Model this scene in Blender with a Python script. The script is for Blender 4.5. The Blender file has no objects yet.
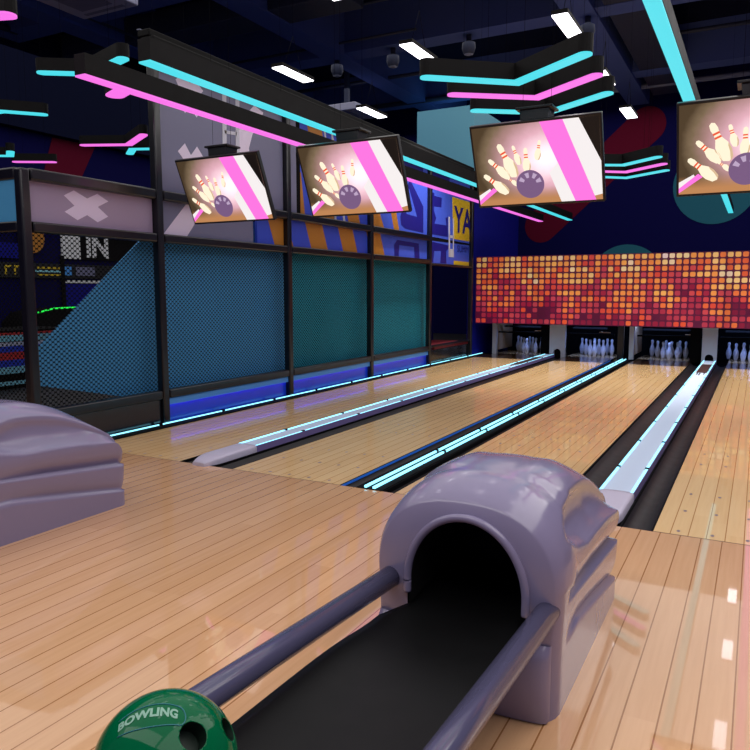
import bpy, bmesh, math, random
from mathutils import Vector, Matrix
random.seed(7)
C = bpy.context.scene.collection
S = bpy.context.scene
PI = math.pi

# ------------------------------------------------------------ materials
def lin(c):
    return tuple(((v/255)/12.92 if v/255 <= .04045 else ((v/255+.055)/1.055)**2.4) for v in c) + (1,)

def mat(name, rgb, rough=.5, metal=0, coat=0, emit=None, es=0, spec=None, ior=None):
    m = bpy.data.materials.new(name); m.use_nodes = True
    b = m.node_tree.nodes['Principled BSDF']
    b.inputs['Base Color'].default_value = lin(rgb)
    b.inputs['Roughness'].default_value = rough
    b.inputs['Metallic'].default_value = metal
    b.inputs['Coat Weight'].default_value = coat
    b.inputs['Coat Roughness'].default_value = .08
    if ior: b.inputs['IOR'].default_value = ior
    if spec is not None: b.inputs['Specular IOR Level'].default_value = spec
    if emit:
        b.inputs['Emission Color'].default_value = lin(emit)
        b.inputs['Emission Strength'].default_value = es
    # faint procedural unevenness so no surface is perfectly uniform
    if not emit:
        nt = m.node_tree
        n = nt.nodes.new('ShaderNodeTexNoise'); n.inputs['Scale'].default_value = 9
        t = nt.nodes.new('ShaderNodeNewGeometry')
        nt.links.new(t.outputs['Position'], n.inputs['Vector'])
        r = nt.nodes.new('ShaderNodeMapRange')
        r.inputs['To Min'].default_value = max(rough-.05, .02); r.inputs['To Max'].default_value = min(rough+.06, 1)
        nt.links.new(n.outputs['Fac'], r.inputs['Value']); nt.links.new(r.outputs['Result'], b.inputs['Roughness'])
    return m

def nodes(m): return m.node_tree.nodes, m.node_tree.links, m.node_tree.nodes['Principled BSDF']

def math_node(ns, ls, op, a, b=None, c=None):
    n = ns.new('ShaderNodeMath'); n.operation = op
    for i, v in enumerate((a, b, c)):
        if v is None: continue
        if isinstance(v, (int, float)): n.inputs[i].default_value = v
        else: ls.new(v, n.inputs[i])
    return n.outputs[0]

def wood(name, plank, light, dark, seam, rough, coat):
    m = mat(name, light, rough, 0, 0)
    ns, ls, b = nodes(m)
    for l in list(b.inputs['Roughness'].links): ls.remove(l)
    b.inputs['Roughness'].default_value = rough
    g = ns.new('ShaderNodeNewGeometry'); sp = ns.new('ShaderNodeSeparateXYZ'); ls.new(g.outputs['Position'], sp.inputs[0])
    q = math_node(ns, ls, 'DIVIDE', sp.outputs['X'], plank)
    idx = math_node(ns, ls, 'FLOOR', q); fr = math_node(ns, ls, 'FRACT', q)
    wn = ns.new('ShaderNodeTexWhiteNoise'); wn.noise_dimensions = '2D'
    # boards of finite length, each shifted along the lane
    w1 = ns.new('ShaderNodeTexWhiteNoise'); w1.noise_dimensions = '1D'; ls.new(idx, w1.inputs['W'])
    ysh = math_node(ns, ls, 'MULTIPLY_ADD', w1.outputs['Value'], 2.7, sp.outputs['Y'])
    yi = math_node(ns, ls, 'FLOOR', math_node(ns, ls, 'DIVIDE', ysh, 2.7))
    cv = ns.new('ShaderNodeCombineXYZ'); ls.new(idx, cv.inputs[0]); ls.new(yi, cv.inputs[1]); ls.new(cv.outputs[0], wn.inputs['Vector'])
    # grain stretched along the board
    mp = ns.new('ShaderNodeMapping'); mp.inputs['Scale'].default_value = (38, 1.6, 1); ls.new(g.outputs['Position'], mp.inputs['Vector'])
    off = ns.new('ShaderNodeVectorMath'); off.operation = 'ADD'; ls.new(mp.outputs[0], off.inputs[0])
    cc = ns.new('ShaderNodeCombineXYZ'); ls.new(math_node(ns, ls, 'MULTIPLY', wn.outputs['Value'], 37.), cc.inputs[1]); ls.new(cc.outputs[0], off.inputs[1])
    nz = ns.new('ShaderNodeTexNoise'); nz.inputs['Scale'].default_value = 1; nz.inputs['Detail'].default_value = 5; nz.inputs['Roughness'].default_value = .6
    ls.new(off.outputs[0], nz.inputs['Vector'])
    f = math_node(ns, ls, 'ADD', math_node(ns, ls, 'MULTIPLY', nz.outputs['Fac'], .7), math_node(ns, ls, 'MULTIPLY', wn.outputs['Value'], .3))
    rp = ns.new('ShaderNodeValToRGB'); rp.color_ramp.elements[0].position = .25; rp.color_ramp.elements[1].position = .75
    rp.color_ramp.elements[0].color = lin(dark); rp.color_ramp.elements[1].color = lin(light); ls.new(f, rp.inputs[0])
    e = math_node(ns, ls, 'ABSOLUTE', math_node(ns, ls, 'SUBTRACT', fr, .5))
    sm = math_node(ns, ls, 'GREATER_THAN', e, .5-.003/plank)
    mx = ns.new('ShaderNodeMix'); mx.data_type = 'RGBA'; ls.new(sm, mx.inputs['Factor']); ls.new(rp.outputs[0], mx.inputs['A']); mx.inputs['B'].default_value = lin(seam)
    ls.new(mx.outputs['Result'], b.inputs['Base Color'])
    b.inputs['Coat Weight'].default_value = coat; b.inputs['Coat Roughness'].default_value = .03; b.inputs['Coat IOR'].default_value = 1.58
    b.inputs['Specular IOR Level'].default_value = .25
    return m

def net(name, pitch, hole):
    """black safety net: staggered round holes, see-through"""
    m = mat(name, (7, 8, 11), .7, spec=.1)
    ns, ls, b = nodes(m)
    g = ns.new('ShaderNodeNewGeometry'); sp = ns.new('ShaderNodeSeparateXYZ'); ls.new(g.outputs['Position'], sp.inputs[0])
    u0 = math_node(ns, ls, 'ADD', sp.outputs['X'], sp.outputs['Y'])
    def grid(du, dv):
        u = math_node(ns, ls, 'SUBTRACT', math_node(ns, ls, 'FRACT', math_node(ns, ls, 'MULTIPLY_ADD', u0, 1/(pitch*1.25), du)), .5)
        v = math_node(ns, ls, 'SUBTRACT', math_node(ns, ls, 'FRACT', math_node(ns, ls, 'MULTIPLY_ADD', sp.outputs['Z'], 1/pitch, dv)), .5)
        return math_node(ns, ls, 'ADD', math_node(ns, ls, 'POWER', math_node(ns, ls, 'ABSOLUTE', math_node(ns, ls, 'MULTIPLY', u, 1.25)), 2), math_node(ns, ls, 'POWER', math_node(ns, ls, 'ABSOLUTE', v), 2))
    d = math_node(ns, ls, 'MINIMUM', grid(0, 0), grid(.5, .5))
    h = math_node(ns, ls, 'GREATER_THAN', d, hole*hole)
    ls.new(h, b.inputs['Alpha'])
    return m

def tiles(name, px, pz, x0, z0, zspan):
    m = mat(name, (200, 60, 40), .3)
    ns, ls, b = nodes(m)
    g = ns.new('ShaderNodeNewGeometry'); sp = ns.new('ShaderNodeSeparateXYZ'); ls.new(g.outputs['Position'], sp.inputs[0])
    qx = math_node(ns, ls, 'DIVIDE', math_node(ns, ls, 'SUBTRACT', sp.outputs['X'], x0), px)
    qz = math_node(ns, ls, 'DIVIDE', math_node(ns, ls, 'SUBTRACT', sp.outputs['Z'], z0), pz)
    ix, iz = math_node(ns, ls, 'FLOOR', qx), math_node(ns, ls, 'FLOOR', qz)
    cv = ns.new('ShaderNodeCombineXYZ'); ls.new(ix, cv.inputs[0]); ls.new(iz, cv.inputs[1])
    wn = ns.new('ShaderNodeTexWhiteNoise'); wn.noise_dimensions = '2D'; ls.new(cv.outputs[0], wn.inputs['Vector'])
    # slow drift across the panel, paler near x = -4.6 and x = -1
    nz = ns.new('ShaderNodeTexNoise'); nz.inputs['Scale'].default_value = .22; nz.inputs['Detail'].default_value = 0; ls.new(cv.outputs[0], nz.inputs['Vector'])
    hgt = math_node(ns, ls, 'DIVIDE', iz, zspan/pz - 1)
    f = math_node(ns, ls, 'MULTIPLY_ADD', hgt, .46, math_node(ns, ls, 'MULTIPLY_ADD', wn.outputs['Value'], .42, math_node(ns, ls, 'MULTIPLY_ADD', nz.outputs['Fac'], .7, -.36)))
    rp = ns.new('ShaderNodeValToRGB'); cr = rp.color_ramp
    cr.elements[0].position = .05; cr.elements[0].color = lin((86, 8, 52))
    cr.elements[1].position = 1.; cr.elements[1].color = lin((235, 215, 235))
    for p, c in ((.16, (150, 20, 56)), (.30, (190, 66, 84)), (.40, (214, 74, 46)), (.52, (230, 126, 62)), (.68, (236, 172, 84)), (.84, (236, 212, 150))):
        e = cr.elements.new(p); e.color = lin(c)
    ls.new(f, rp.inputs[0])
    fx = math_node(ns, ls, 'ABSOLUTE', math_node(ns, ls, 'SUBTRACT', math_node(ns, ls, 'FRACT', qx), .5))
    fz = math_node(ns, ls, 'ABSOLUTE', math_node(ns, ls, 'SUBTRACT', math_node(ns, ls, 'FRACT', qz), .5))
    ed = math_node(ns, ls, 'GREATER_THAN', math_node(ns, ls, 'ADD', math_node(ns, ls, 'POWER', fx, 4.), math_node(ns, ls, 'POWER', fz, 4.)), .385**4)
    mx = ns.new('ShaderNodeMix'); mx.data_type = 'RGBA'; ls.new(ed, mx.inputs['Factor']); ls.new(rp.outputs[0], mx.inputs['A']); mx.inputs['B'].default_value = lin((84, 12, 52))
    ls.new(mx.outputs['Result'], b.inputs['Base Color'])
    # tiles emit a little of their own colour
    ls.new(mx.outputs['Result'], b.inputs['Emission Color']); b.inputs['Emission Strength'].default_value = TILE_GLOW
    return m

def picture(name):
    """screen background: warm olive to white-pink glow, in the screen's own coordinates"""
    m = mat(name, (0, 0, 0), .4)
    ns, ls, b = nodes(m)
    t = ns.new('ShaderNodeTexCoord'); sp = ns.new('ShaderNodeSeparateXYZ'); ls.new(t.outputs['Object'], sp.inputs[0])
    dx = math_node(ns, ls, 'MULTIPLY', math_node(ns, ls, 'SUBTRACT', sp.outputs['X'], .09), 1.0)
    dz = math_node(ns, ls, 'MULTIPLY', math_node(ns, ls, 'SUBTRACT', sp.outputs['Z'], .04), 1.25)
    d = math_node(ns, ls, 'SQRT', math_node(ns, ls, 'ADD', math_node(ns, ls, 'MULTIPLY', dx, dx), math_node(ns, ls, 'MULTIPLY', dz, dz)))
    rp = ns.new('ShaderNodeValToRGB'); cr = rp.color_ramp
    cr.elements[0].position = .0; cr.elements[0].color = lin((255, 246, 250))
    cr.elements[1].position = .62; cr.elements[1].color = lin((66, 52, 34))
    for p, c in ((.12, (252, 222, 232)), (.28, (214, 164, 178)), (.43, (160, 122, 120)), (.54, (112, 94, 72))):
        e = cr.elements.new(p); e.color = lin(c)
    nz = ns.new('ShaderNodeTexNoise'); nz.inputs['Scale'].default_value = 14; ls.new(t.outputs['Object'], nz.inputs['Vector'])
    ls.new(math_node(ns, ls, 'MULTIPLY_ADD', nz.outputs['Fac'], .05, math_node(ns, ls, 'SUBTRACT', d, .025)), rp.inputs[0])
    fl = ns.new('ShaderNodeMix'); fl.data_type = 'RGBA'
    mr = ns.new('ShaderNodeMapRange'); mr.inputs['From Min'].default_value = -.2; mr.inputs['From Max'].default_value = -.3
    ls.new(sp.outputs['Z'], mr.inputs['Value']); ls.new(mr.outputs[0], fl.inputs['Factor']); ls.new(rp.outputs[0], fl.inputs['A']); fl.inputs['B'].default_value = lin((176, 122, 78))
    ls.new(fl.outputs['Result'], b.inputs['Emission Color']); b.inputs['Emission Strength'].default_value = 1.2
    return m

TILE_GLOW = .10
M = {}
M['approach'] = wood('approach_wood', .12, (228, 180, 136), (212, 162, 117), (160, 106, 58), .25, .9)
M['lane'] = wood('lane_wood', .106, (244, 206, 152), (232, 190, 134), (186, 132, 76), .22, .7)
M['pitreflection'] = wood('wood_pit_reflection', .106, (66, 44, 30), (44, 30, 22), (25, 18, 14), .2, .6)  # dark tone is mostly the pit's reflection and shade put into the wood colour
M['seam'] = mat('foul_seam', (86, 56, 38), .5)
M['dot'] = mat('marker_ink', (120, 104, 110), .4)
M['gutter'] = mat('gutter_black', (20, 16, 20), .45, spec=.3)
M['edge'] = mat('edge_black', (8, 8, 12), .8, spec=.1)
M['cap'] = mat('cap_lilac', (190, 184, 205), .45)
M['capside'] = mat('cap_side', (120, 106, 160), .35)
M['carpet'] = mat('cap_speckle', (190, 204, 226), .8)
M['hood'] = mat('hood_plastic', (138, 130, 162), .17, coat=.25)
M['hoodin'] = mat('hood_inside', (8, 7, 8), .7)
M['belt'] = mat('belt_rubber', (9, 9, 11), .5, spec=.2)
M['rail'] = mat('rail_plastic', (82, 80, 108), .16)
M['black'] = mat('black_metal', (22, 20, 24), .35)
M['matte'] = mat('matte_black', (8, 8, 10), .8, spec=.1)
M['post'] = mat('post_metal', (11, 11, 18), .3, coat=.2)
M['beam'] = mat('beam_housing', (9, 8, 9), .6, spec=.15)
M['cyan'] = mat('led_cyan', (10, 20, 22), .5, emit=(76, 224, 238), es=1.0)
M['pink'] = mat('led_pink', (22, 12, 22), .5, emit=(252, 118, 236), es=1.0)
M['lanelight'] = mat('led_lane', (60, 90, 100), .5, emit=(140, 228, 255), es=2.1)
M['gutterglow'] = mat('gutter_led_reflection', (40, 120, 230), .4, emit=(26, 96, 215), es=.1)
M['kickled'] = mat('led_kick', (10, 20, 60), .4, emit=(24, 70, 255), es=6)
M['panel'] = mat('panel_white', (240, 240, 240), .5, emit=(240, 236, 244), es=5)
M['navy'] = mat('navy_paint', (9, 8, 66), .8, spec=.08)
M['navyside'] = mat('navy_side', (14, 18, 130), .7, spec=.15)
M['ceil'] = mat('ceiling_paint', (16, 20, 44), .9, spec=.05)
M['ceilbeam'] = mat('ceiling_beam', (72, 88, 150), .85, spec=.05)
M['pipe'] = mat('pipe_paint', (48, 54, 76), .6, spec=.2)
M['duct'] = mat('duct_paint', (120, 126, 150), .5, spec=.2)
M['vent'] = mat('vent_grey', (160, 162, 190), .6)
M['ventdark'] = mat('vent_dark', (112, 114, 140), .6)
M['net'] = net('net_black', .050, .355)
M['sheetblue'] = mat('sheet_blue', (70, 156, 214), .7)
M['sheetteal'] = mat('sheet_teal', (4, 142, 168), .7)
M['lilac'] = mat('panel_lilac', (162, 146, 174), .4)
M['greyl'] = mat('panel_grey', (116, 116, 146), .45)
M['mark'] = mat('mark_pale', (230, 216, 242), .45)
M['cyanpanel'] = mat('panel_cyan', (72, 150, 200), .4)
M['mblue'] = mat('mural_blue', (62, 88, 206), .45)
M['mstripe'] = mat('mural_stripe_blue', (48, 74, 200), .45)
M['mnavy'] = mat('mural_navy', (18, 14, 122), .45)
M['morange'] = mat('mural_orange', (178, 116, 36), .45)
M['myellow'] = mat('mural_yellow', (214, 180, 36), .45)
M['mwhite'] = mat('mural_white', (200, 200, 216), .45)
M['kickblue'] = mat('kick_blue', (24, 66, 214), .3, coat=.5)
M['kicklight'] = mat('kick_light_blue', (78, 150, 228), .4)
M['kickblack'] = mat('kick_black', (16, 18, 26), .22, coat=.6)
M['bulk'] = mat('bulkhead_cyan', (104, 178, 206), .6)
M['dred'] = mat('wall_dark_red', (92, 10, 38), .8, spec=.08)
M['teal'] = mat('wall_teal', (40, 100, 118), .8, spec=.08)
M['column'] = mat('column_white', (196, 196, 210), .45)
M['pin'] = mat('pin_white', (214, 216, 234), .25, coat=.5)
M['beige'] = mat('strip_beige', (176, 148, 118), .6)
M['ball'] = mat('ball_green', (0, 96, 58), .06, spec=.2)
M['hole'] = mat('ball_hole', (4, 34, 22), .5)
M['ballink'] = mat('ball_ink', (132, 178, 158), .4)
M['ballline'] = mat('ball_line', (20, 110, 120), .4)
M['bezel'] = mat('bezel_black', (14, 12, 15), .35)
M['pic'] = picture('screen_picture')
def em(name, c, s=1.0): return mat(name, (0, 0, 0), .5, emit=c, es=s*1.15)
M['s_white'] = em('screen_white', (232, 226, 226)); M['s_pink'] = em('screen_pink', (250, 112, 214)); M['s_black'] = em('screen_black', (5, 4, 5))
M['s_pin'] = em('screen_pin', (246, 232, 204)); M['s_red'] = em('screen_red', (226, 84, 50)); M['s_ball'] = em('screen_ball', (112, 84, 122)); M['s_hot'] = em('screen_hot', (255, 248, 248))
M['s_balll'] = em('screen_ball_shine', (178, 156, 186)); M['s_shade'] = em('screen_pin_shade', (206, 176, 140))
M['redfloor'] = mat('red_floor', (112, 22, 34), .6)
M['arcfloor'] = mat('arcade_floor', (12, 12, 20), .6)
M['board'] = mat('board_white', (220, 220, 224), .6)
M['green'] = em('led_green', (30, 220, 70), 1.2)
M['st_red'] = mat('stripe_red', (206, 54, 50), .5); M['st_cyan'] = mat('stripe_cyan', (140, 206, 222), .5); M['st_blue'] = mat('stripe_blue', (50, 70, 200), .5)
M['slot'] = mat('slot_brown', (62, 36, 34), .5)

# ------------------------------------------------------------ mesh helpers
class MB:
    def __init__(s): s.bm = bmesh.new(); s.mats = []
    def _mi(s, m):
        if m not in s.mats: s.mats.append(m)
        return s.mats.index(m)
    def box(s, x0, x1, y0, y1, z0, z1, m='black', bev=0):
        r = bmesh.ops.create_cube(s.bm, size=1, matrix=Matrix.Translation(((x0+x1)/2, (y0+y1)/2, (z0+z1)/2)) @ Matrix.Diagonal((abs(x1-x0), abs(y1-y0), abs(z1-z0), 1)))
        fs = {f for v in r['verts'] for f in v.link_faces}
        mi = s._mi(m)
        for f in fs: f.material_index = mi
        if bev:
            es = {e for f in fs for e in f.edges}
            rr = bmesh.ops.bevel(s.bm, geom=list(es), offset=bev, segments=3, affect='EDGES', profile=.5)
            for f in rr['faces']: f.material_index = mi; f.smooth = True
        return s
    def face(s, pts, m):
        vs = [s.bm.verts.new(p) for p in pts]; f = s.bm.faces.new(vs); f.material_index = s._mi(m); return s
    def prism(s, pts, vec, m):
        """flat polygon pts pushed along vec"""
        mi = s._mi(m); v = Vector(vec)
        a = [s.bm.verts.new(p) for p in pts]; b = [s.bm.verts.new(Vector(p)+v) for p in pts]
        n = len(a); fs = [s.bm.faces.new(a), s.bm.faces.new(b[::-1])]
        for i in range(n): fs.append(s.bm.faces.new((a[i], b[i], b[(i+1) % n], a[(i+1) % n])))
        for f in fs: f.material_index = mi
        bmesh.ops.recalc_face_normals(s.bm, faces=fs)
        return s
    def tube(s, path, r, m, seg=16, cap=True):
        mi = s._mi(m); path = [Vector(p) for p in path]; rings = []
        for i, p in enumerate(path):
            t = (path[min(i+1, len(path)-1)] - path[max(i-1, 0)]).normalized()
            u = t.cross(Vector((0, 0, 1)))
            if u.length < 1e-3: u = t.cross(Vector((1, 0, 0)))
            u.normalize(); w = t.cross(u)
            rr = r[i] if isinstance(r, (list, tuple)) else r
            rings.append([s.bm.verts.new(p + rr*(math.cos(a)*u + math.sin(a)*w)) for a in [2*PI*k/seg for k in range(seg)]])
        fs = []
        for a, b in zip(rings, rings[1:]):
            for k in range(seg):
                f = s.bm.faces.new((a[k], a[(k+1) % seg], b[(k+1) % seg], b[k])); f.smooth = True; fs.append(f)
        if cap: fs += [s.bm.faces.new(rings[0][::-1]), s.bm.faces.new(rings[-1])]
        for f in fs: f.material_index = mi
        bmesh.ops.recalc_face_normals(s.bm, faces=fs)
        return s
    def lathe(s, prof, m, seg=24, at=(0, 0, 0)):
        mi = s._mi(m); at = Vector(at); rings = []
        for r, z in prof:
            rings.append([s.bm.verts.new(at + Vector((r*math.cos(2*PI*k/seg), r*math.sin(2*PI*k/seg), z))) for k in range(seg)])
        fs = []
        for a, b in zip(rings, rings[1:]):
            for k in range(seg):
                f = s.bm.faces.new((a[k], a[(k+1) % seg], b[(k+1) % seg], b[k])); f.smooth = True; fs.append(f)
        fs += [s.bm.faces.new(rings[0][::-1]), s.bm.faces.new(rings[-1])]
        for f in fs: f.material_index = mi
        return s
    def grid(s, P, m, closed=False):
        """P[i][j] points -> smooth sheet"""
        mi = s._mi(m); V = [[s.bm.verts.new(p) for p in row] for row in P]
        for a, b in zip(V, V[1:]):
            for j in range(len(a) - (0 if closed else 1)):
                k = (j+1) % len(a)
                f = s.bm.faces.new((a[j], a[k], b[k], b[j])); f.smooth = True; f.material_index = mi
        return V
    def build(s, name, parent=None, loc=None, sharp=None):
        me = bpy.data.meshes.new(name); s.bm.to_mesh(me); s.bm.free()
        for m in s.mats: me.materials.append(M[m])
        o = bpy.data.objects.new(name, me); C.objects.link(o)
        if parent: o.parent = parent
        if loc: o.location = loc
        return o

def tag(o, label=None, cat=None, group=None, kind=None):
    if label: o['label'] = label
    if cat: o['category'] = cat
    if group: o['group'] = group
    if kind: o['kind'] = kind
    return o
def thing(name, label, cat, loc=(0, 0, 0), group=None):
    o = bpy.data.objects.new(name, None); C.objects.link(o); o.location = loc; o.empty_display_size = .1
    return tag(o, label, cat, group)
def kids(o): return [c for c in C.objects if c.parent == o]
def copy_tree(o, parent=None, loc=None):
    c = o.copy(); C.objects.link(c)
    if parent: c.parent = parent
    if loc: c.location = loc
    for k in kids(o): copy_tree(k, c)
    return c
def struct(o): o['kind'] = 'structure'; return o
def text_verts(txt, size, name='t', weight=0):
    cu = bpy.data.curves.new(name, 'FONT'); cu.body = txt; cu.size = size; cu.align_x = 'CENTER'; cu.align_y = 'CENTER'; cu.resolution_u = 3; cu.offset = weight
    o = bpy.data.objects.new(name, cu); C.objects.link(o)
    dg = bpy.context.evaluated_depsgraph_get(); dg.update()
    me = bpy.data.meshes.new_from_object(o.evaluated_get(dg))
    bpy.data.objects.remove(o); bpy.data.curves.remove(cu)
    vs = [tuple(v.co) for v in me.vertices]; fs = [tuple(p.vertices) for p in me.polygons]
    bpy.data.meshes.remove(me)
    return vs, fs
def text_obj(name, txt, size, m, fn, parent=None, weight=0):
    """lettering laid on a surface by fn(x, y) -> point"""
    vs, fs = text_verts(txt, size, 't', weight)
    me = bpy.data.meshes.new(name); me.from_pydata([fn(v[0], v[1]) for v in vs], [], fs); me.materials.append(M[m])
    o = bpy.data.objects.new(name, me); C.objects.link(o)
    if parent: o.parent = parent
    return o
def clip(poly, a0, a1, b0, b1):
    def cut(ps, ins, sec):
        out = []
        for i, p in enumerate(ps):
            q = ps[i-1]
            if ins(p):
                if not ins(q): out.append(sec(q, p))
                out.append(p)
            elif ins(q): out.append(sec(q, p))
        return out
    def sa(v): return lambda q, p: (v, q[1]+(p[1]-q[1])*(v-q[0])/(p[0]-q[0]))
    def sb(v): return lambda q, p: (q[0]+(p[0]-q[0])*(v-q[1])/(p[1]-q[1]), v)
    for ins, sec in ((lambda p: p[0] >= a0, sa(a0)), (lambda p: p[0] <= a1, sa(a1)), (lambda p: p[1] >= b0, sb(b0)), (lambda p: p[1] <= b1, sb(b1))):
        if poly: poly = cut(poly, ins, sec)
    return poly

# ------------------------------------------------------------ camera
cam = bpy.data.cameras.new('camera'); co = bpy.data.objects.new('camera', cam); C.objects.link(co)
co.location = (0, 0, 1.55); co.rotation_euler = (math.radians(90-6.70), 0, math.radians(28.12))
cam.sensor_width = 36; cam.lens = 36*715/750; cam.clip_start = .05; cam.clip_end = 100
S.camera = co

# ------------------------------------------------------------ setting
FOUL = 4.81
struct(MB().box(-9.5, 4.5, -2.5, FOUL, -.12, 0, 'approach').build('floor'))
# the arcade platform behind the cage and the sub floor under everything
struct(MB().box(-13.2, -6.225, 4.55, 20.2, -.12, .28, 'arcfloor').build('floor.001'))
struct(MB().box(-13.2, 4.5, -2.5, 20.2, -.4, -.121, 'edge').build('floor.002'))
struct(MB().box(-13.2, -9.5, -2.5, 4.55, -.12, 0, 'arcfloor').build('floor.003'))
struct(MB().box(-13.2, 4.5, 20.0, 20.2, -.12, 7.3, 'navy').build('wall_back'))
struct(MB().box(-13.4, -13.2, -2.5, 20.2, -.12, 7.3, 'navy').build('wall_left'))
struct(MB().box(-6.2, -6.1, 16.32, 20.0, -.12, 4.2, 'navyside').build('wall_side'))
struct(MB().box(-13.4, 4.5, -2.5, 20.2, 7.2, 7.4, 'ceil').build('ceiling'))
# painted wall shapes
def disc_pts(cx, cz, r, y, n=48, a0=0, a1=2*PI): return [(cx+r*math.cos(a0+(a1-a0)*k/n), y, cz+r*math.sin(a0+(a1-a0)*k/n)) for k in range(n)]
def wallmark(name, pts, m, label):
    o = MB().prism(pts, (0, .006, 0), m).build(name); struct(o); o['label'] = label
wallmark('trim_1', disc_pts(-1.12, 4.18, .97, 19.992), 'teal', 'large dull teal painted circle high on the navy back wall')
wallmark('trim_2', disc_pts(-3.15, 1.82, .95, 19.992), 'teal', 'teal painted circle half hidden by the tiled panel')
def capsule(p, q, r, y, n=20):
    d = math.atan2(q[1]-p[1], q[0]-p[0]); out = []
    for k in range(n+1): a = d - PI/2 + PI*k/n; out.append((q[0]+r*math.cos(a), y, q[1]+r*math.sin(a)))
    for k in range(n+1): a = d + PI/2 + PI*k/n; out.append((p[0]+r*math.cos(a), y, p[1]+r*math.sin(a)))
    return out
wallmark('trim_3', capsule((-5.45, 3.35), (-2.78, 5.78), .46, 19.992), 'dred', 'dark red rounded diagonal stripe painted on the navy back wall')
o = MB().prism([(-13.19, 10.1, 3.85), (-13.19, 10.4, 4.74), (-13.19, 11.5, 4.74), (-13.19, 11.0, 3.85)], (.006, 0, 0), 'dred').build('trim_4'); struct(o); o['label'] = 'dark red slanted shape painted on the far left wall'
struct(MB().box(-13.2, -13.0, -2.5, 20.0, 4.75, 7.2, 'ceil').build('wall_left_upper'))
# ceiling beams
i = 1
for y in (1.0, 5.2, 9.1, 13.1, 17.2):
    struct(MB().box(-13.2, 4.5, y, y+.5, 6.35, 7.2, 'ceilbeam').build('ceiling_beam'))
for x in (-11.6, -8.2, -3.25, 1.7):
    struct(MB().box(x, x+.5, -2.5, 20, 6.3, 7.2, 'ceilbeam').build('ceiling_beam'))

# ------------------------------------------------------------ lanes
LANES = [(-5.87, -4.61), (-3.99, -2.90), (-2.40, -1.246), (-.525, .62)]
LNAMES = ['wooden bowling lane running along the black mesh cage', 'wooden bowling lane between the wide lilac divider and the narrow twin-light divider',
          'wooden bowling lane left of the glowing white divider and its lilac ball return', 'wooden bowling lane at the right edge, right of the glowing white divider']
PINX = [-5.03, -3.39, -1.74, -.09]
END = 18.4
for (x0, x1), lab, px in zip(LANES, LNAMES, PINX):
    t = thing('bowling_lane', lab, 'bowling lane', ((x0+x1)/2, FOUL, 0), 'bowling lanes'); cx = (x0+x1)/2
    w = (x1-x0)/2
    b = MB().box(-w, w, .012, 15.95-FOUL, -.12, 0, 'lane').box(-w, w, 0, .012, -.12, -.001, 'seam')
    rows = [4.9, 5.38, 5.86, 6.94, 7.4]
    for y in rows:
        n = int((2*w-.1)/.2)
        for k in range(n+1):
            xx = -w + .145 + .2*k
            if xx > w-.05: continue
            b.face([(xx+.012*math.cos(a), y-FOUL+.022*math.sin(a), .0008) for a in [2*PI*q/10 for q in range(10)]], 'dot')
    b.build('lane_surface', t)
    MB().box(-w, w, 15.95-FOUL, 17.15-FOUL, -.12, 0, 'pitreflection').build('lane_pit_reflection', t)  # band painted dark for the pit reflected in the lane end
    MB().box(-w, w, 17.15-FOUL, END-FOUL, -.12, 0, 'lane').build('pin_deck', t)
# gutters: rounded troughs that belong to the dividers
def trough(b, x0, x1, y0, y1, m='gutter', d=.07, seg=10):
    n = 2
    P = []
    for y in (y0, y1):
        P.append([(x0 + (x1-x0)*k/seg, y, -.004 - d*math.sin(PI*k/seg)**.6) for k in range(seg+1)])
    b.grid(P, m)
    b.face([(x0, y0, -.004), *[(x0+(x1-x0)*k/seg, y0, -.004-d*math.sin(PI*k/seg)**.6) for k in range(1, seg)], (x1, y0, -.004)], m)
    return b

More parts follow.
